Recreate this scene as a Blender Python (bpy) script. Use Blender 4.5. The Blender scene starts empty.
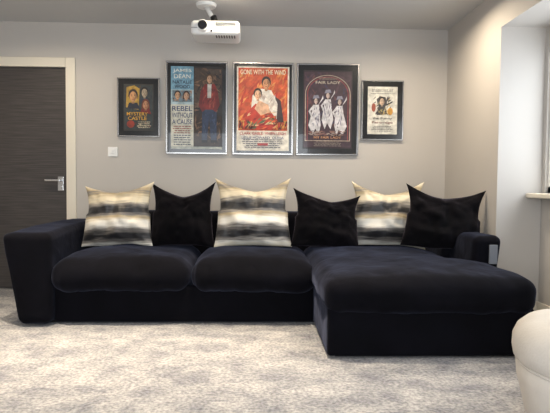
import bpy, bmesh, math, random
from mathutils import Vector, Matrix, noise
random.seed(4)
S=bpy.context.scene
C=S.collection
try:
    S.view_settings.view_transform='Standard'
except Exception: pass

# ---------- materials ----------
def lin(c):
    return tuple((x/255/12.92 if x/255<=.04045 else ((x/255+.055)/1.055)**2.4) for x in c)+(1,)
def mat(name,rgb,rough=.6,metal=0,coat=0,sheen=0,emis=None,estr=0,spec=.5,bump=None,var=None):
    m=bpy.data.materials.new(name); m.use_nodes=True
    nt=m.node_tree; b=nt.nodes['Principled BSDF']
    b.inputs['Base Color'].default_value=lin(rgb)
    b.inputs['Roughness'].default_value=rough
    b.inputs['Metallic'].default_value=metal
    b.inputs['Coat Weight'].default_value=coat
    b.inputs['Sheen Weight'].default_value=sheen
    b.inputs['Specular IOR Level'].default_value=spec
    if emis:
        b.inputs['Emission Color'].default_value=lin(emis); b.inputs['Emission Strength'].default_value=estr
    tc=nt.nodes.new('ShaderNodeTexCoord')
    if var:
        sc,rgb2=var
        n=nt.nodes.new('ShaderNodeTexNoise'); n.inputs['Scale'].default_value=sc; n.inputs['Detail'].default_value=6
        nt.links.new(tc.outputs['Object'],n.inputs['Vector'])
        r=nt.nodes.new('ShaderNodeValToRGB'); r.color_ramp.elements[0].position=.35; r.color_ramp.elements[1].position=.65
        r.color_ramp.elements[0].color=lin(rgb2); r.color_ramp.elements[1].color=lin(rgb)
        nt.links.new(n.outputs['Fac'],r.inputs['Fac']); nt.links.new(r.outputs['Color'],b.inputs['Base Color'])
    if bump:
        sc,st=bump
        n=nt.nodes.new('ShaderNodeTexNoise'); n.inputs['Scale'].default_value=sc; n.inputs['Detail'].default_value=4
        nt.links.new(tc.outputs['Object'],n.inputs['Vector'])
        bp=nt.nodes.new('ShaderNodeBump'); bp.inputs['Strength'].default_value=st; bp.inputs['Distance'].default_value=.01
        nt.links.new(n.outputs['Fac'],bp.inputs['Height']); nt.links.new(bp.outputs['Normal'],b.inputs['Normal'])
    return m
def velvet(name,base,dark,tint,lo,hi,nsc,crease):
    """deep-pile velvet: brushed patches modulate the sheen, soft creases in the bump"""
    m=mat(name,base,.9,spec=.10,var=(6,dark))
    nt=m.node_tree;b=nt.nodes['Principled BSDF'];L=nt.links.new
    b.inputs['Sheen Tint'].default_value=lin(tint); b.inputs['Sheen Roughness'].default_value=.38
    tc=nt.nodes.new('ShaderNodeTexCoord')
    n=nt.nodes.new('ShaderNodeTexNoise');n.inputs['Scale'].default_value=nsc;n.inputs['Detail'].default_value=5;n.inputs['Distortion'].default_value=1.2
    L(tc.outputs['Object'],n.inputs['Vector'])
    mr=nt.nodes.new('ShaderNodeMapRange');mr.inputs['From Min'].default_value=.35;mr.inputs['From Max'].default_value=.68
    mr.inputs['To Min'].default_value=lo;mr.inputs['To Max'].default_value=hi
    L(n.outputs['Fac'],mr.inputs['Value']);L(mr.outputs['Result'],b.inputs['Sheen Weight'])
    n2=nt.nodes.new('ShaderNodeTexNoise');n2.inputs['Scale'].default_value=6;n2.inputs['Detail'].default_value=3;n2.inputs['Distortion'].default_value=1.2
    L(tc.outputs['Object'],n2.inputs['Vector'])
    bp=nt.nodes.new('ShaderNodeBump');bp.inputs['Strength'].default_value=crease;bp.inputs['Distance'].default_value=.03
    L(n2.outputs['Fac'],bp.inputs['Height']);L(bp.outputs['Normal'],b.inputs['Normal'])
    return m

M_wall=mat('wall_paint',(191,186,180),.85,bump=(220,.05),var=(1.5,(188,183,177)))
M_ceil=mat('ceiling_paint',(196,196,196),.9,bump=(200,.04))
M_trim=mat('trim_gloss',(220,213,198),.4)
M_white=mat('white_plastic',(234,234,232),.35)
M_velvet=velvet('navy_velvet',(8,8,15),(5,5,10),(135,143,176),.12,.32,2.8,.2)
M_black=velvet('black_velvet_pillow',(10,8,12),(4,4,6),(190,178,198),.12,.50,5,.3)
M_foot=mat('dark_wood_foot',(12,11,12),.5)
M_chrome=mat('brushed_silver',(205,205,205),.22,metal=1)
M_frame=mat('dark_silver_frame',(168,166,164),.25,metal=1)
M_mount=mat('black_mount',(16,15,16),.25,coat=.5)
M_dark=mat('dark_plastic',(22,22,24),.35)
M_lens=mat('lens_glass',(10,12,20),.05,coat=1)
M_tag=mat('grey_tag',(110,114,122),.6)
M_leather=mat('cream_leather',(220,214,206),.55,bump=(90,.2),var=(5,(208,201,191)))
M_lampglow=mat('downlight_glow',(255,240,220),.5,emis=(255,225,180),estr=6)

# carpet
def carpet():
    m=bpy.data.materials.new('silver_carpet'); m.use_nodes=True; nt=m.node_tree; b=nt.nodes['Principled BSDF']
    tc=nt.nodes.new('ShaderNodeTexCoord')
    mp=nt.nodes.new('ShaderNodeMapping'); mp.inputs['Scale'].default_value=(1,1.3,1); mp.inputs['Rotation'].default_value=(0,0,.5)
    nt.links.new(tc.outputs['Object'],mp.inputs['Vector'])
    n1=nt.nodes.new('ShaderNodeTexNoise'); n1.inputs['Scale'].default_value=4.5; n1.inputs['Detail'].default_value=10; n1.inputs['Roughness'].default_value=.76; n1.inputs['Distortion'].default_value=.3
    nt.links.new(mp.outputs['Vector'],n1.inputs['Vector'])
    r1=nt.nodes.new('ShaderNodeValToRGB'); e=r1.color_ramp.elements
    e[0].position=.37; e[0].color=lin((138,139,146)); e[1].position=.63; e[1].color=lin((206,203,201))
    nt.links.new(n1.outputs['Fac'],r1.inputs['Fac'])
    n2=nt.nodes.new('ShaderNodeTexNoise'); n2.inputs['Scale'].default_value=60; n2.inputs['Detail'].default_value=4
    nt.links.new(tc.outputs['Object'],n2.inputs['Vector'])
    r2=nt.nodes.new('ShaderNodeValToRGB'); e=r2.color_ramp.elements
    e[0].position=.34; e[0].color=(.52,.52,.53,1); e[1].position=.62; e[1].color=(1.0,1.0,1.0,1)
    nt.links.new(n2.outputs['Fac'],r2.inputs['Fac'])
    mx=nt.nodes.new('ShaderNodeMix'); mx.data_type='RGBA'; mx.blend_type='MULTIPLY'; mx.inputs['Factor'].default_value=1
    nt.links.new(r1.outputs['Color'],mx.inputs['A']); nt.links.new(r2.outputs['Color'],mx.inputs['B'])
    nt.links.new(mx.outputs['Result'],b.inputs['Base Color'])
    b.inputs['Roughness'].default_value=.95; b.inputs['Sheen Weight'].default_value=.1
    bp=nt.nodes.new('ShaderNodeBump'); bp.inputs['Strength'].default_value=.9; bp.inputs['Distance'].default_value=.02
    nt.links.new(n2.outputs['Fac'],bp.inputs['Height']); nt.links.new(bp.outputs['Normal'],b.inputs['Normal'])
    return m
M_carpet=carpet()

def stripes(name,seed,h,off=0):
    m=bpy.data.materials.new(name); m.use_nodes=True; nt=m.node_tree; b=nt.nodes['Principled BSDF']
    tc=nt.nodes.new('ShaderNodeTexCoord'); sp=nt.nodes.new('ShaderNodeSeparateXYZ')
    nt.links.new(tc.outputs['Object'],sp.inputs[0])
    mp=nt.nodes.new('ShaderNodeMapping'); mp.inputs['Scale'].default_value=(4,4,40); mp.inputs['Location'].default_value=(seed,0,0)
    nt.links.new(tc.outputs['Object'],mp.inputs['Vector'])
    n=nt.nodes.new('ShaderNodeTexNoise'); n.inputs['Scale'].default_value=1.6; n.inputs['Detail'].default_value=5
    nt.links.new(mp.outputs['Vector'],n.inputs['Vector'])
    a=nt.nodes.new('ShaderNodeMath'); a.operation='MULTIPLY_ADD'; a.inputs[1].default_value=1/h; a.inputs[2].default_value=-.07+off
    nt.links.new(sp.outputs['Z'],a.inputs[0])
    a2=nt.nodes.new('ShaderNodeMath'); a2.operation='MULTIPLY_ADD'; a2.inputs[1].default_value=.14
    nt.links.new(n.outputs['Fac'],a2.inputs[0]); nt.links.new(a.outputs[0],a2.inputs[2])
    r=nt.nodes.new('ShaderNodeValToRGB'); cr=r.color_ramp; cr.interpolation='LINEAR'
    cream=(214,202,176); white=(224,219,208); grey=(122,117,112); blk=(30,29,32); tan=(172,155,122)
    seq=[(0,cream),(.07,white),(.12,grey),(.16,blk),(.22,blk),(.28,grey),(.33,white),(.40,white),(.46,tan),(.50,grey),(.54,blk),(.61,blk),(.66,grey),(.71,cream),(.77,cream),(.83,tan),(.87,grey),(.92,tan),(1,cream)]
    while len(cr.elements)<len(seq): cr.elements.new(.5)
    for e,(p,c) in zip(cr.elements,seq):
        e.position=p
    for e,(p,c) in zip(cr.elements,seq): e.color=lin(c)
    nt.links.new(a2.outputs[0],r.inputs['Fac']); nt.links.new(r.outputs['Color'],b.inputs['Base Color'])
    b.inputs['Roughness'].default_value=.45; b.inputs['Sheen Weight'].default_value=.15
    bp=nt.nodes.new('ShaderNodeBump'); bp.inputs['Strength'].default_value=.15; bp.inputs['Distance'].default_value=.01
    nt.links.new(n.outputs['Fac'],bp.inputs['Height']); nt.links.new(bp.outputs['Normal'],b.inputs['Normal'])
    return m

def woodmat():
    m=bpy.data.materials.new('dark_oak_door'); m.use_nodes=True; nt=m.node_tree; b=nt.nodes['Principled BSDF']
    tc=nt.nodes.new('ShaderNodeTexCoord'); mp=nt.nodes.new('ShaderNodeMapping'); mp.inputs['Scale'].default_value=(2,2,55)
    nt.links.new(tc.outputs['Object'],mp.inputs['Vector'])
    n=nt.nodes.new('ShaderNodeTexNoise'); n.inputs['Scale'].default_value=2; n.inputs['Detail'].default_value=7
    nt.links.new(mp.outputs['Vector'],n.inputs['Vector'])
    r=nt.nodes.new('ShaderNodeValToRGB'); e=r.color_ramp.elements
    e[0].position=.35; e[0].color=lin((54,50,49)); e[1].position=.68; e[1].color=lin((76,71,69))
    nt.links.new(n.outputs['Fac'],r.inputs['Fac']); nt.links.new(r.outputs['Color'],b.inputs['Base Color'])
    b.inputs['Roughness'].default_value=.45
    return m
M_door=woodmat()

# ---------- mesh helpers ----------
def obj_from_bm(name,bm,mats,parent=None,smooth=False):
    me=bpy.data.meshes.new(name); bm.normal_update(); bm.to_mesh(me); bm.free()
    for m in (mats if isinstance(mats,(list,tuple)) else [mats]): me.materials.append(m)
    if smooth:
        for p in me.polygons: p.use_smooth=True
    o=bpy.data.objects.new(name,me); C.objects.link(o)
    if parent: o.parent=parent
    return o
def empty(name,loc=(0,0,0)):
    e=bpy.data.objects.new(name,None); e.location=loc; C.objects.link(e); e.empty_display_size=.1
    return e
def addbox(bm,x0,x1,y0,y1,z0,z1,mi=0):
    vs=[bm.verts.new(p) for p in [(x0,y0,z0),(x1,y0,z0),(x1,y1,z0),(x0,y1,z0),(x0,y0,z1),(x1,y0,z1),(x1,y1,z1),(x0,y1,z1)]]
    for f in [(0,3,2,1),(4,5,6,7),(0,1,5,4),(1,2,6,5),(2,3,7,6),(3,0,4,7)]:
        fa=bm.faces.new([vs[i] for i in f]); fa.material_index=mi
def boxes(name,lst,mats,parent=None,bevel=0):
    bm=bmesh.new()
    for b in lst: addbox(bm,*b)
    o=obj_from_bm(name,bm,mats,parent)
    if bevel:
        md=o.modifiers.new('b','BEVEL'); md.width=bevel; md.segments=3; md.limit_method='ANGLE'
    return o
def cyl(name,p0,p1,r,m,parent=None,seg=32,r2=None,bevel=0):
    p0=Vector(p0);p1=Vector(p1);d=p1-p0
    bm=bmesh.new(); bmesh.ops.create_cone(bm,cap_ends=True,segments=seg,radius1=r,radius2=r if r2 is None else r2,depth=d.length)
    M=Matrix.Translation((p0+p1)/2)@d.to_track_quat('Z','Y').to_matrix().to_4x4()
    bmesh.ops.transform(bm,matrix=M,verts=bm.verts)
    o=obj_from_bm(name,bm,m,parent)
    for p in o.data.polygons: p.use_smooth=len(p.vertices)==4
    if bevel:
        md=o.modifiers.new('b','BEVEL'); md.width=bevel; md.segments=3; md.limit_method='ANGLE'
    return o
def softbox(name,x0,x1,y0,y1,z0,z1,r,m,parent=None,crown=0,wr=.0,cuts=28,fn=None,bulge=0,seed=0,fold=0):
    bm=bmesh.new(); bmesh.ops.create_cube(bm,size=2)
    bmesh.ops.subdivide_edges(bm,edges=bm.edges[:],cuts=cuts,use_grid_fill=True)
    c=Vector(((x0+x1)/2,(y0+y1)/2,(z0+z1)/2)); h=Vector(((x1-x0)/2,(y1-y0)/2,(z1-z0)/2))
    r=min(r,min(h)*.98)
    for v in bm.verts:
        s=v.co.copy()
        s=Vector([math.sin(a*math.pi/2)*.6+a*.4 for a in s])
        p=Vector([s[i]*h[i] for i in range(3)])
        inn=Vector([max(-(h[i]-r),min(h[i]-r,p[i])) for i in range(3)])
        d=p-inn
        if d.length>1e-7: p=inn+d.normalized()*r
        u,w,q=p.x/h.x,p.y/h.y,p.z/h.z
        if crown: p.z+=crown*(1-u**4)*(1-w**4)*(1 if q>0 else -.1)*max(0,abs(q))
        if bulge:
            p.y+=math.copysign(bulge*(1-q*q)*(1-u**4),p.y)*abs(w)**3
            p.x+=math.copysign(bulge*.5*(1-q*q)*(1-w**4),p.x)*abs(u)**3
        p+=c
        nn=(d.normalized() if d.length>1e-7 else Vector((0,0,1)))
        if wr:
            n=noise.noise(Vector((p.x*3.1+seed,p.y*3.1,p.z*3)))+.5*noise.noise(Vector((p.x*9+seed,p.y*6,p.z*9)))
            p+=nn*n*wr
        if fold and w<.2:
            # soft dragged creases running back from the front lip
            k=noise.noise(Vector((p.x*9+seed*3,p.y*3.2,seed)))
            p-=nn*fold*math.exp(-(k*7)**2)*(.2-w)/1.2
        if fn: p=fn(p)
        v.co=p
    return obj_from_bm(name,bm,m,parent,True)

# ---------- room ----------
W=4.75; XR=1.755; XL=-2.75; YF=-1.3; H=2.42
AY=3.70; AH=2.13; AX=2.085
boxes('floor',[(XL-.15,2.6,YF-.15,W+.2,-.1,0)],M_carpet)
boxes('ceiling',[(XL-.15,2.6,YF-.15,W+.2,H,H+.1)],M_ceil)
D0,D1,DT=-2.53,-1.735,2.02
boxes('wall_back',[(XL-.15,D0,W,W+.15,0,H),(D1,2.6,W,W+.15,0,H),(D0,D1,W,W+.15,DT,H),(D0,D1,W+.1,W+.15,0,DT)],M_wall)
boxes('wall_left',[(XL-.15,XL,YF,W,0,H)],M_wall)
WY0,WY1,WZ0,WZ1=1.5,3.655,.93,1.98
boxes('wall_right',[(XR,2.6,AY,W,0,H),(XR,2.6,.4,AY,AH,H),(XR,2.6,YF,.4,0,H),
   (AX,AX+.2,.4,AY,0,WZ0),(AX,AX+.2,.4,AY,WZ1,AH),(AX,AX+.2,WY1,AY,WZ0,WZ1),(AX,AX+.2,.4,WY0,WZ0,WZ1)],M_wall)
FX0,FX1,FZ0,FZ1=-1.9,1.1,.5,2.1  # opening in the front wall, made up to let fill light in
boxes('wall_front',[(XL,FX0,YF-.15,YF,0,H),(FX1,2.6,YF-.15,YF,0,H),(FX0,FX1,YF-.15,YF,0,FZ0),(FX0,FX1,YF-.15,YF,FZ1,H)],M_wall)
w1=empty('window_1',(0,0,0))
fr=.05; xa,xb=AX+.02,AX+.08
boxes('window_frame',[(xa,xb,WY0,WY1,WZ0,WZ0+fr),(xa,xb,WY0,WY1,WZ1-fr,WZ1),(xa,xb,WY0,WY0+fr,WZ0,WZ1),(xa,xb,WY1-fr,WY1,WZ0,WZ1),(xa,xb,2.52,2.58,WZ0,WZ1)],M_white,w1,.004)
boxes('window_sill',[(AX-.12,AX+.02,.42,AY-.005,WZ0-.035,WZ0)],M_trim,w1,.008)
M_glass=bpy.data.materials.new('window_glass'); M_glass.use_nodes=True
nt=M_glass.node_tree; nt.nodes.clear(); o_=nt.nodes.new('ShaderNodeOutputMaterial'); t_=nt.nodes.new('ShaderNodeBsdfTransparent'); g_=nt.nodes.new('ShaderNodeBsdfGlossy'); g_.inputs['Roughness'].default_value=.02; x_=nt.nodes.new('ShaderNodeMixShader'); x_.inputs[0].default_value=.06
nt.links.new(t_.outputs[0],x_.inputs[1]); nt.links.new(g_.outputs[0],x_.inputs[2]); nt.links.new(x_.outputs[0],o_.inputs[0])
boxes('window_pane',[(xa+.025,xa+.03,WY0+fr,WY1-fr,WZ0+fr,WZ1-fr)],M_glass,w1)
w2=empty('fill_window')  # invented window behind the camera, added for soft fill light
boxes('fill_window_frame',[(FX0,FX1,YF-.09,YF-.03,FZ0,FZ0+fr),(FX0,FX1,YF-.09,YF-.03,FZ1-fr,FZ1),(FX0,FX0+fr,YF-.09,YF-.03,FZ0,FZ1),(FX1-fr,FX1,YF-.09,YF-.03,FZ0,FZ1),(-.43,-.37,YF-.09,YF-.03,FZ0,FZ1)],M_white,w2,.004)
boxes('baseboard_back',[(-1.64,XR-.02,W-.018,W,0,.13),(XL,D0-.09,W-.018,W,0,.13)],M_trim,None,.004)
boxes('baseboard_right',[(XR-.018,XR,AY,W,0,.13),(XR-.018,AX-.018,AY-.018,AY,0,.13),(AX-.018,AX,.4,AY,0,.13)],M_trim,None,.004)
boxes('baseboard_left',[(XL,XL+.018,YF,W,0,.13)],M_trim,None,.004)
d=empty('door_1')
boxes('door_slab',[(D0+.004,D1-.004,W+.012,W+.055,.01,DT-.004)],M_door,d,.002)
boxes('door_casing',[(D0-.085,D0,W-.02,W,0,DT+.085),(D1,D1+.085,W-.02,W,0,DT+.085),(D0,D1,W-.02,W,DT,DT+.085)],M_trim,d,.005)
hx=D1-.06
boxes('lock_plate',[(hx-.026,hx+.026,W+.004,W+.012,.905,1.035)],M_chrome,d,.003)
cyl('handle_neck',(hx,W+.01,1.0),(hx,W-.04,1.0),.011,M_chrome,d)
boxes('lever',[(hx-.125,hx+.012,W-.052,W-.034,.99,1.01)],M_chrome,d,.005)
cyl('thumb_turn',(hx,W+.01,.94),(hx,W-.006,.94),.014,M_chrome,d)
sw=empty('light_switch',(-1.32,W,1.265))
o=boxes('switch_plate',[(-.043,.043,-.009,-.0005,-.043,.043)],M_white,sw,.003)
boxes('rocker',[(-.02,.002,-.013,-.009,-.02,.018),(.006,.026,-.013,-.009,-.02,.018)],M_white,sw,.002)

# ---------- sofa ----------
sofa=empty('sectional_sofa')
AF=3.47
def flareL(p):
    k=max(0,(p.z-.04)/.6); 
    if p.x<-1.5: p.x-=.10*k*min(1,(-1.5-p.x)/.1)
    p.z-= .025*k*max(0,(3.9-p.y)/.45)
    return p
def flareR(p):
    k=max(0,(p.z-.04)/.6)
    p.x+=.07*k
    return p
softbox('arm_left',-1.615,-1.39,AF,4.68,.012,.66,.055,M_velvet,sofa,fn=flareL,wr=.005,cuts=36)
softbox('arm_right',1.42,1.61,3.42,4.68,.012,.64,.055,M_velvet,sofa,fn=flareR,wr=.004,cuts=36)
softbox('back_frame',-1.42,1.46,4.38,4.69,.012,.74,.07,M_velvet,sofa,wr=.006)
softbox('seat_base',-1.40,.42,3.56,4.40,.012,.27,.018,M_velvet,sofa,wr=.002)
softbox('chaise_base',.40,1.585,2.825,4.40,.012,.285,.02,M_velvet,sofa,wr=.003)
softbox('seat_cushion_1',-1.405,-.462,3.465,4.40,.222,.44,.107,M_velvet,sofa,crown=.045,wr=.015,bulge=.022,seed=1,cuts=48,fold=.006)
softbox('seat_cushion_2',-.458,.42,3.465,4.40,.222,.44,.107,M_velvet,sofa,crown=.045,wr=.015,bulge=.022,seed=6,cuts=48,fold=.006)
def chz(p):
    if p.y>3.36 and p.x>1.2: p.x-= .19*min(1,(p.y-3.36)/.05)*min(1,(p.x-1.2)/.3)
    return p
softbox('chaise_cushion',.38,1.60,2.785,4.40,.245,.455,.085,M_velvet,sofa,crown=.038,wr=.011,bulge=.012,fn=chz,cuts=52,seed=3,fold=.005)
boxes('recessed_plinth',[(-1.58,1.58,3.6,4.66,0,.02),(.45,1.55,2.87,3.6,0,.02)],M_foot,sofa)
boxes('fabric_tag',[(1.575,1.63,3.402,3.418,.45,.58)],M_tag,sofa,.003)

# ---------- pillows ----------
def pillow(loc,w,h,T,m,lean=-14,yaw=0,roll=0,chop=.06,seed=0,ear=0):
    bm=bmesh.new(); N=44; top={}
    def P(u,v,s):
        pin=.15 if v>0 else .10
        x=u*w/2*(1-pin*(1-v*v)); z=v*h/2*(1-.06*(1-u*u))
        x*=1-.05*max(0,v)*(1-v)*2
        t=T/2*((1-u*u)*(1-v*v))**.5*(1-.25*abs(u*v))
        e=max(0,1-abs((u-ear)/(1.0+abs(ear)))**1.6)
        if v>-.2:
            k=((v+.2)/1.2)
            z-=chop*e*k**1.6
            t*=1-.5*math.exp(-((u-ear-.1*(1-v))/.13)**2)*k
            t*=1+.15*k
        if v<0: t*=1+.3*(-v)*(1-v*v)*2
        n=noise.noise(Vector((u*2.2+seed,v*2.2,s*3+seed)))+.6*noise.noise(Vector((u*5+seed,v*4,s)))
        cr=max(0,1-abs(noise.noise(Vector((u*3+v*1.5+seed,v*2-u,seed))))*6)
        edge=(1-abs(u)**6)*(1-abs(v)**6)
        t+=(n*.03-cr*.008)*edge
        z+=.012*noise.noise(Vector((u*1.5,seed,v)))
        return Vector((x,-s*t,z+h/2))
    for s in (1,-1):
        g=[[None]*(N+1) for _ in range(N+1)]
        for i in range(N+1):
            for j in range(N+1):
                a=-1+2*i/N;b=-1+2*j/N
                u=math.sin(a*math.pi/2);v=math.sin(b*math.pi/2)
                border=i in(0,N) or j in(0,N)
                if border and (i,j) in top: g[i][j]=top[(i,j)];continue
                vv=bm.verts.new(P(u,v,s)); g[i][j]=vv
                if border: top[(i,j)]=vv
        for i in range(N):
            for j in range(N):
                q=[g[i][j],g[i+1][j],g[i+1][j+1],g[i][j+1]]
                if s<0:q.reverse()
                bm.faces.new(q)
    o=obj_from_bm('throw_pillow',bm,m,None,True)
    o.rotation_euler=(math.radians(lean),math.radians(roll),math.radians(yaw)); o.location=loc
    return o
pz=.478
pillow((-1.10,4.06,pz),.57,.52,.22,stripes('striped_velvet_a',1,.53,.05),yaw=-4,roll=-2,seed=1,chop=.07,ear=-.1)
pillow((-.595,4.06,pz),.52,.53,.19,M_black,yaw=0,roll=0,seed=5,chop=.11)
pillow((-.03,4.05,pz),.62,.57,.22,stripes('striped_velvet_b',4,.57),yaw=2,seed=9,chop=.10)
pillow((.54,4.02,pz),.55,.48,.19,M_black,yaw=0,roll=3,seed=13,chop=.09,ear=.15)
pillow((1.06,4.11,pz),.61,.56,.21,stripes('striped_velvet_c',8,.55,.03),yaw=-3,roll=2,seed=17,chop=.11,ear=-.05)
pillow((1.39,3.82,pz+.012),.60,.50,.19,M_black,yaw=-14,roll=5,seed=21,chop=.08,lean=-16)

# ---------- posters ----------
_mc={}
def cm(rgb):
    if rgb not in _mc:
        dk=tuple(int(c*.8) for c in rgb)
        _mc[rgb]=mat('print_%02x%02x%02x'%rgb,rgb,.5,coat=.25,var=(28,dk))
    return _mc[rgb]
class Poster:
    def __init__(s,x0,x1,z0,z1,frame,mount,bg):
        s.e=empty('framed_poster',((x0+x1)/2,W,(z0+z1)/2))
        w=(x1-x0)/2;h=(z1-z0)/2; f=frame
        boxes('frame_moulding',[(-w,w,-.028,-.001,-h,-h+f),(-w,w,-.028,-.001,h-f,h),(-w,-w+f,-.028,-.001,-h+f,h-f),(w-f,w,-.028,-.001,-h+f,h-f)],M_frame,s.e,.003)
        boxes('mount_board',[(-w+f,w-f,-.016,-.002,-h+f,h-f)],M_mount,s.e)
        s.x0=-w+f+mount;s.w=2*(w-f-mount);s.z0=-h+f+mount;s.h=2*(h-f-mount);s.k=0
        s.bm=bmesh.new();s.mats=[]
        s.rect(0,0,1,1,bg)
    def _mi(s,c):
        if c not in s.mats:s.mats.append(c)
        return s.mats.index(c)
    def poly(s,pts,c,nk=True):
        if nk: s.k+=1
        y=-.0165-.00008*s.k
        vs=[s.bm.verts.new((s.x0+p[0]*s.w,y,s.z0+p[1]*s.h)) for p in pts]
        f=s.bm.faces.new(vs); f.material_index=s._mi(c); f.normal_update()
        if f.normal.y>0:f.normal_flip()
    def rect(s,a,b,c,d,col): s.poly([(a,b),(c,b),(c,d),(a,d)],col)
    def ell(s,cx,cy,rx,ry,col,a0=0): 
        s.poly([(cx+rx*math.cos(t*math.pi/12+a0),cy+ry*math.sin(t*math.pi/12+a0)) for t in range(24)],col)
    def strokes(s,x0,y0,x1,y1,pal,n,sz=.05,ang=None):
        for i in range(n):
            cx=random.uniform(x0,x1);cy=random.uniform(y0,y1);a=random.uniform(0,3.14) if ang is None else ang+random.uniform(-.4,.4)
            l=sz*random.uniform(.4,1.2);t=sz*random.uniform(.1,.28)
            dx,dy=math.cos(a)*l,math.sin(a)*l*.7;ex,ey=-math.sin(a)*t,math.cos(a)*t*.7
            pts=[(cx-dx,cy-dy),(cx+ex,cy+ey),(cx+dx,cy+dy),(cx-ex,cy-ey)]
            pts=[(min(max(q[0],x0),x1),min(max(q[1],y0),y1)) for q in pts]
            try: s.poly(pts,random.choice(pal),nk=(i%3==0))
            except ValueError: pass
    def face(s,cx,cy,r,skin,hair,long=False):
        ry=r*.78
        s.ell(cx,cy+ry*.25,r*1.05,ry*1.05,hair)
        if long: s.poly([(cx-r*1.05,cy+ry*.3),(cx-r*1.15,cy-ry*1.0),(cx-r*.5,cy-ry*.9),(cx+r*.6,cy-ry*.9),(cx+r*1.1,cy-ry*1.0),(cx+r*1.05,cy+ry*.3)],hair)
        s.poly([(cx-r*.3,cy-ry*1.35),(cx+r*.3,cy-ry*1.35),(cx+r*.3,cy-ry*.6),(cx-r*.3,cy-ry*.6)],tuple(int(c*.8) for c in skin))
        s.ell(cx,cy-ry*.1,r*.78,ry*.95,skin)
        dk=tuple(int(c*.72) for c in skin)
        s.poly([(cx+r*.2,cy+ry*.75),(cx+r*.74,cy+ry*.2),(cx+r*.6,cy-ry*.6),(cx+r*.15,cy-ry*1.0),(cx+r*.42,cy)],dk)
        for sx in(-1,1):
            s.ell(cx+sx*r*.32,cy+ry*.05,r*.13,ry*.07,(50,34,30)); s.rect(cx+sx*r*.32-r*.17,cy+ry*.24,cx+sx*r*.32+r*.17,cy+ry*.30,(60,42,34))
        s.poly([(cx-r*.06,cy+ry*.05),(cx+r*.12,cy-ry*.3),(cx-r*.1,cy-ry*.3)],dk)
        s.ell(cx,cy-ry*.56,r*.22,ry*.07,(150,54,46))
    def text(s,t,cx,cy,w,h,col):
        cu=bpy.data.curves.new('t','FONT');cu.body=t;cu.align_x='CENTER';cu.align_y='CENTER'; cu.offset=.010
        o=bpy.data.objects.new('t',cu);C.objects.link(o)
        bpy.context.view_layer.update()
        me=bpy.data.meshes.new_from_object(o.evaluated_get(bpy.context.evaluated_depsgraph_get()))
        bpy.data.objects.remove(o)
        xs=[v.co.x for v in me.vertices];ys=[v.co.y for v in me.vertices]
        if not xs:return
        s.k+=1;y=-.0165-.00008*s.k; mi=s._mi(col)
        ax,bx,ay,by=min(xs),max(xs),min(ys),max(ys)
        vs=[s.bm.verts.new((s.x0+(cx+((v.co.x-ax)/(bx-ax)-.5)*w)*s.w,y,s.z0+(cy+((v.co.y-ay)/(by-ay)-.5)*h)*s.h)) for v in me.vertices]
        for p in me.polygons:
            try:
                f=s.bm.faces.new([vs[i] for i in p.vertices]);f.material_index=mi
            except ValueError:pass
    def lines(s,x0,x1,y0,y1,n,col,fill=.5):
        for i in range(n):
            y=y0+(y1-y0)*i/max(1,n-1); k=random.uniform(0,.12)*(x1-x0)
            x=x0+k; xe=x1-k; hh=(y1-y0)/n*fill if n>1 else .01
            while x<xe:
                l=random.uniform(.03,.09); s.poly([(x,y),(min(x+l,xe),y),(min(x+l,xe),y+hh),(x,y+hh)],col,nk=False); x+=l+.012
        s.k+=1
    def done(s):
        obj_from_bm('poster_print',s.bm,[cm(c) for c in s.mats],s.e)

K=(18,16,18)
# 1 small dark poster
p=Poster(-1.274,-.891,1.40,1.935,.012,.045,(52,50,44))
p.rect(.04,.03,.96,.97,(48,56,58))
p.strokes(.05,.4,.95,.96,[(36,42,48),(70,74,64),(90,60,44)],40,.09)
p.poly([(.08,.5),(.5,.45),(.54,.9),(.36,.97),(.10,.93)],(190,150,56))
p.strokes(.1,.5,.52,.93,[(214,176,80),(160,116,40)],30,.06)
p.poly([(.12,.48),(.18,.60),(.46,.60),(.56,.46)],(30,34,50))
p.face(.32,.74,.15,(208,150,98),(48,30,20))
p.poly([(.55,.60),(.60,.70),(.80,.70),(.88,.62)],(40,50,70))
p.face(.70,.82,.12,(190,170,140),(30,25,22))
p.poly([(.55,.38),(.6,.47),(.86,.47),(.93,.36)],(120,30,28))
p.face(.74,.56,.12,(188,132,92),(110,50,26),True)
p.text('MYSTERY',.46,.36,.7,.075,(222,168,54));p.text('CASTLE',.46,.265,.62,.075,(222,168,54))
p.ell(.24,.14,.13,.08,(150,54,36)); p.strokes(.4,.05,.92,.21,[(200,190,160),(160,70,50),(90,90,80)],24,.05);p.lines(.45,.92,.06,.18,4,(200,190,160));p.done()
# 2 tall lettering + standing man
p=Poster(-.837,-.2775,1.25,2.09,.016,.030,(40,32,28))
p.rect(0,0,.44,1,(178,200,206)); p.rect(.44,0,1,1,(46,40,38))
p.rect(0,.72,.44,1,(120,166,188))
p.text('JAMES',.22,.945,.36,.05,(236,236,224));p.text('DEAN',.22,.88,.32,.05,(236,236,224))
p.text('NATALIE',.22,.81,.37,.04,(30,34,60));p.text('WOOD',.22,.755,.3,.04,(30,34,60))
p.rect(.03,.57,.41,.71,(110,130,140)); p.strokes(.03,.57,.41,.71,[(80,70,64),(140,150,150),(170,130,100)],26,.05)
p.face(.13,.65,.06,(206,160,120),(50,34,26)); p.face(.30,.645,.06,(212,168,134),(70,40,28),True)
p.rect(.0,.03,.44,.54,(216,213,196))
p.text('REBEL',.22,.49,.39,.06,(40,60,110));p.text('WITHOUT',.22,.41,.40,.06,(40,60,110));p.text('A CAUSE',.22,.33,.39,.06,(40,60,110))
p.lines(.04,.40,.19,.27,4,(150,60,50));p.lines(.04,.40,.05,.16,5,(50,60,90)); p.rect(0,0,1,.03,(186,190,180))
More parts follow.
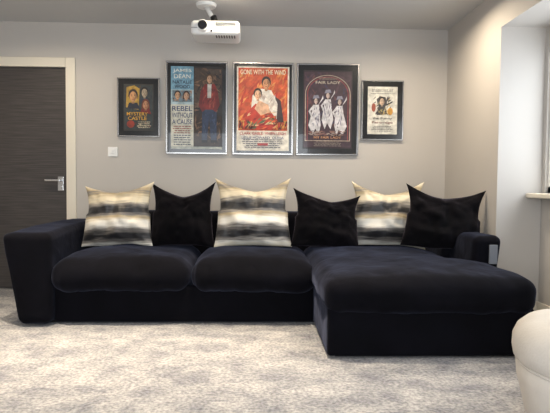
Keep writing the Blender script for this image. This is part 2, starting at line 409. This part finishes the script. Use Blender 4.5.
p.poly([(.45,.5),(.98,.55),(.99,.97),(.46,.98)],(80,62,48)); p.poly([(.45,.04),(.98,.04),(.98,.4),(.45,.46)],(60,44,34))
p.strokes(.45,.04,.98,.98,[(70,54,44),(110,84,62),(48,40,38),(130,98,72)],130,.08)
p.poly([(.60,.10),(.70,.10),(.745,.38),(.78,.10),(.89,.10),(.89,.50),(.61,.50)],(50,62,88))
p.strokes(.63,.14,.70,.48,[(70,88,120),(38,46,66)],16,.04,1.5);p.strokes(.80,.14,.87,.48,[(70,88,120),(38,46,66)],16,.04,1.5)
p.poly([(.60,.48),(.88,.48),(.91,.70),(.85,.79),(.66,.79),(.58,.70)],(136,40,34))
p.strokes(.62,.49,.87,.76,[(158,52,42),(100,28,26),(172,76,58)],30,.06,1.3)
p.poly([(.71,.62),(.78,.62),(.79,.79),(.71,.79)],(206,200,190))
p.poly([(.58,.70),(.63,.72),(.61,.54),(.67,.48),(.61,.45),(.54,.53)],(118,34,30))
p.poly([(.91,.70),(.86,.72),(.86,.54),(.81,.48),(.88,.45),(.95,.54)],(118,34,30))
p.face(.75,.85,.062,(206,160,124),(84,58,34))
p.rect(.6,.08,.71,.11,K);p.rect(.78,.08,.9,.11,K);p.done()
# 3 orange-red romance epic
p=Poster(-.231,.324,1.25,2.09,.016,.022,(232,224,208))
p.rect(.03,.24,.97,.985,(204,84,46))
p.strokes(.03,.26,.97,.98,[(218,98,52),(200,72,42),(226,126,62),(184,58,38),(232,150,80)],150,.12,1.0)
p.text('GONE WITH THE WIND',.5,.935,.86,.055,(244,232,200))
p.poly([(.62,.34),(.66,.68),(.84,.60),(.90,.34)],(64,46,44))
p.poly([(.26,.40),(.30,.66),(.46,.74),(.66,.72),(.78,.56),(.76,.34),(.45,.30)],(238,228,214))
p.strokes(.34,.36,.74,.68,[(206,190,176),(250,244,236),(190,170,160)],34,.07,1.2)
p.face(.56,.80,.085,(210,148,104),(30,20,18))
p.poly([(.10,.26),(.20,.46),(.36,.56),(.58,.52),(.76,.38),(.86,.25)],(196,60,40))
p.strokes(.2,.26,.76,.46,[(226,110,60),(150,36,30),(236,200,150),(90,110,76)],50,.08,.4)
p.poly([(.34,.50),(.42,.60),(.60,.55),(.64,.46),(.46,.42)],(232,182,146))
p.face(.40,.67,.075,(234,184,146),(44,26,22))
p.strokes(.04,.25,.30,.36,[(50,26,24),(96,40,30),(220,150,70)],26,.06,1.2);p.strokes(.70,.25,.96,.36,[(50,26,24),(96,40,30),(220,150,70)],26,.06,1.2)
p.text('CLARK GABLE',.28,.205,.44,.034,(176,40,32));p.text('VIVIEN LEIGH',.74,.205,.40,.034,(176,40,32))
p.text('LESLIE HOWARD  OLIVIA',.5,.155,.8,.03,(40,60,110))
p.lines(.10,.90,.035,.125,5,(60,60,80));p.rect(.40,.06,.60,.09,(176,40,32));p.done()
# 4 plum poster with arch & dancing figures
p=Poster(.354,.930,1.25,2.09,.016,.045,(36,26,30))
ln=(196,176,156)
def arch(r,col,th):
    pts=[]; 
    for t in range(19):
        a=math.pi-math.pi*t/18; pts.append((.5+r*math.cos(a),.70+.24*r/.46*math.sin(a)))
    for i in range(18):
        a,b=pts[i],pts[i+1]
        ka=lambda q:(.5+(q[0]-.5)*(1-th/r),.70+(q[1]-.70)*(1-th/r))
        p.poly([a,b,ka(b),ka(a)],col)
    p.rect(.5-r,.1,.5-r+th,.70,col);p.rect(.5+r-th,.1,.5+r,.70,col)
p.rect(.02,.02,.98,.98,(66,44,54)); p.strokes(.03,.12,.97,.97,[(82,54,66),(52,36,46),(98,60,64),(60,50,74)],80,.1)
arch(.46,ln,.014);arch(.42,(150,66,66),.016)
p.rect(.04,.1,.96,.108,ln)
p.lines(.27,.73,.885,.90,2,ln);p.text('FAIR LADY',.5,.845,.50,.035,(200,186,168))
wh=(216,212,214);gy=(136,134,150)
def lady(cx,top,sp,lean):
    p.poly([(cx-.06*sp,top-.12),(cx-.09*sp,top-.24),(cx-.13*sp+lean,top-.38),(cx-.06,top-.50),(cx-.01,top-.42),(cx+.06,top-.50),(cx+.12*sp+lean,top-.38),(cx+.08*sp,top-.22),(cx+.06*sp,top-.12)],wh)
    p.strokes(cx-.08*sp,top-.40,cx+.08*sp,top-.13,[gy,(180,180,190),(110,100,116)],22,.05,1.45)
    p.poly([(cx-.05,top-.12),(cx-.15*sp,top-.20),(cx-.10,top-.27),(cx-.08,top-.24),(cx-.11,top-.20),(cx-.02,top-.16)],wh)
    p.poly([(cx+.05,top-.12),(cx+.15*sp,top-.04),(cx+.14*sp,top+.0),(cx+.11,top-.05),(cx+.02,top-.15)],wh)
    p.face(cx,top-.07,.045,(214,190,178),(60,40,40))
    p.poly([(cx-.07,top-.045),(cx+.07,top-.035),(cx+.045,top+.005),(cx-.045,top+.0)],gy)
lady(.26,.68,1,-.02);lady(.74,.67,1,.03);lady(.50,.75,.95,0)
p.strokes(.1,.17,.9,.23,[(140,100,90),(160,140,130),(90,60,66)],40,.07,.1)
p.text('MY FAIR LADY',.5,.145,.56,.03,(214,156,108)); p.lines(.2,.8,.035,.085,4,(150,138,126));p.done()
# 5 small cream poster with ink sketch
p=Poster(.955,1.345,1.395,1.945,.012,.045,(228,224,212))
p.text('BREAKFAST AT',.5,.93,.7,.035,(60,60,60));p.lines(.1,.9,.85,.89,2,(90,90,90))
p.poly([(.3,.40),(.34,.62),(.30,.74),(.42,.80),(.60,.78),(.66,.66),(.60,.58),(.68,.42)],(70,66,66))
p.strokes(.2,.40,.8,.80,[(60,56,58),(150,140,120),(206,180,120),(30,28,30),(226,220,206)],70,.08,1)
p.face(.48,.69,.10,(222,190,160),(36,28,26))
p.poly([(.62,.60),(.82,.66),(.84,.70),(.63,.63)],(30,28,30))
p.strokes(.36,.42,.62,.56,[(206,190,110),(120,100,60),(60,60,60)],20,.06); p.ell(.76,.48,.09,.08,(206,150,60)); p.ell(.2,.56,.07,.09,(160,80,60))
p.text('the Funny',.5,.33,.66,.06,(50,50,50));p.text('Partridge',.5,.24,.70,.06,(110,50,44));p.lines(.12,.88,.06,.16,4,(100,100,100));p.done()

# ---------- projector ----------
pr=empty('ceiling_projector')
softbox('projector_body',-.52,-.145,4.0,4.28,2.125,2.235,.03,M_white,pr,cuts=16)
boxes('body_seam',[(-.515,-.15,3.9985,4.0,2.172,2.176)],M_tag,pr)
cyl('lens_ring',(-.425,4.01,2.185),(-.425,3.965,2.185),.045,M_white,pr,r2=.042,bevel=.003)
cyl('lens_barrel',(-.425,3.97,2.185),(-.425,3.962,2.185),.035,M_dark,pr)
cyl('lens_front',(-.425,3.965,2.185),(-.425,3.959,2.185),.024,M_lens,pr)
boxes('vents',[(-.33,-.17,3.9975,4.002,2.19+i*.008,2.193+i*.008) for i in range(4)]+[(-.33+i*.02,-.32+i*.02,4.03,4.1,2.1235,2.126) for i in range(8)],M_dark,pr)
cyl('ir_window',(-.36,4.0,2.15),(-.36,3.997,2.15),.008,M_dark,pr)
boxes('mount_plate',[(-.42,-.26,4.08,4.22,2.245,2.253)],M_tag,pr,.002)
for i,(a,b) in enumerate([(-.42,4.08),(-.26,4.08),(-.42,4.22),(-.26,4.22)]):
    cyl('mount_leg_%d'%(i+1),(a,b,2.22),(a,b,2.25),.008,M_chrome,pr,12)
cyl('mount_ball',(-.34,4.15,2.25),(-.36,4.16,2.31),.026,M_dark,pr,bevel=.004)
cyl('mount_pole',(-.36,4.16,2.29),(-.42,4.20,2.40),.018,M_white,pr)
cyl('ceiling_rose',(-.42,4.20,2.395),(-.42,4.20,2.42),.075,M_white,pr,r2=.085,bevel=.004)

# ---------- ottoman ----------
ot=empty('round_ottoman',(1.385,1.89,0))
def lathe(name,prof,m,parent,seg=72):
    bm=bmesh.new(); rings=[]
    for r,z in prof:
        rings.append([bm.verts.new((r*math.cos(2*math.pi*k/seg),r*math.sin(2*math.pi*k/seg),z)) for k in range(seg)])
    for a,b in zip(rings,rings[1:]):
        for k in range(seg):
            bm.faces.new([a[k],a[(k+1)%seg],b[(k+1)%seg],b[k]])
    bm.faces.new(rings[-1]); bm.faces.new(rings[0][::-1])
    o=obj_from_bm(name,bm,m,parent,True); return o
lathe('upholstered_drum',[(.27,.03),(.30,.035),(.315,.06),(.335,.15),(.352,.22),(.356,.27),(.345,.285)],M_leather,ot)
lathe('seat_pad',[(.33,.278),(.350,.283),(.366,.30),(.372,.335),(.370,.375),(.355,.41),(.325,.437),(.27,.455),(.18,.466),(.08,.470),(.01,.470)],M_leather,ot)
def torus(name,R,r,z,m,parent):
    bm=bmesh.new();n=72;k=10
    vs=[[bm.verts.new(((R+r*math.cos(2*math.pi*j/k))*math.cos(2*math.pi*i/n),(R+r*math.cos(2*math.pi*j/k))*math.sin(2*math.pi*i/n),z+r*math.sin(2*math.pi*j/k))) for j in range(k)] for i in range(n)]
    for i in range(n):
        for j in range(k): bm.faces.new([vs[i][j],vs[(i+1)%n][j],vs[(i+1)%n][(j+1)%k],vs[i][(j+1)%k]])
    return obj_from_bm(name,bm,m,parent,True)
torus('piping_lower',.352,.006,.282,M_leather,ot)
lathe('plinth',[(.26,0),(.26,.035)],M_foot,ot)

# ---------- lights ----------
def area(name,loc,rot,size,sy,e,col,shape='RECTANGLE',spread=180):
    l=bpy.data.lights.new(name,'AREA');l.shape=shape;l.size=size
    if shape=='RECTANGLE': l.size_y=sy
    l.energy=e;l.color=col;l.spread=math.radians(spread)
    o=bpy.data.objects.new(name,l);o.location=loc;o.rotation_euler=[math.radians(a) for a in rot];C.objects.link(o);return o
warm=(1,.84,.63)
for (x,y,e,sp) in [(-1.75,3.82,14,160),(-.1,3.82,12,160),(1.25,3.82,18,160),(-1.35,2.95,17,75),(.0,2.95,13,75),(1.2,2.3,4,110),(-1.5,.2,6,150),(.6,.2,6,150)]:
    dl=empty('recessed_downlight',(x,y,H))
    lathe('trim_ring',[(.045,-.006),(.05,-.0065),(.05,-.0005),(.045,-.0005)],M_white,dl,32)
    lathe('lamp_disc',[(.036,-.0075),(.036,-.0066)],M_lampglow,dl,32)
    area('downlight_lamp',(x,y,H-.012),(0,0,0),.09,0,e,warm,'DISK',sp)
area('daylight_side',(AX+.12,(WY0+WY1)/2,(WZ0+WZ1)/2),(0,90,0),WZ1-WZ0,WY1-WY0,34,(.89,.945,1))
area('fill_light_front',((FX0+FX1)/2,YF-.12,(FZ0+FZ1)/2),(90,0,0),FX1-FX0,FZ1-FZ0,92,(.92,.96,1))  # added cool fill lamp behind the camera, set in the invented window
wd=bpy.data.worlds.new('sky');S.world=wd;wd.use_nodes=True
bg=wd.node_tree.nodes['Background'];bg.inputs[0].default_value=(.75,.87,1,1);bg.inputs[1].default_value=1.3

# ---------- camera ----------
cam=bpy.data.cameras.new('camera');co=bpy.data.objects.new('camera',cam);C.objects.link(co)
cam.sensor_width=36;cam.lens=513/550*36;cam.clip_start=.05
R=Matrix.Rotation(math.radians(-2),4,'Z')@Matrix.Rotation(math.radians(90-2.35),4,'X')@Matrix.Rotation(math.radians(.5),4,'Z')
co.matrix_world=Matrix.Translation((0,0,.97))@R
S.camera=co
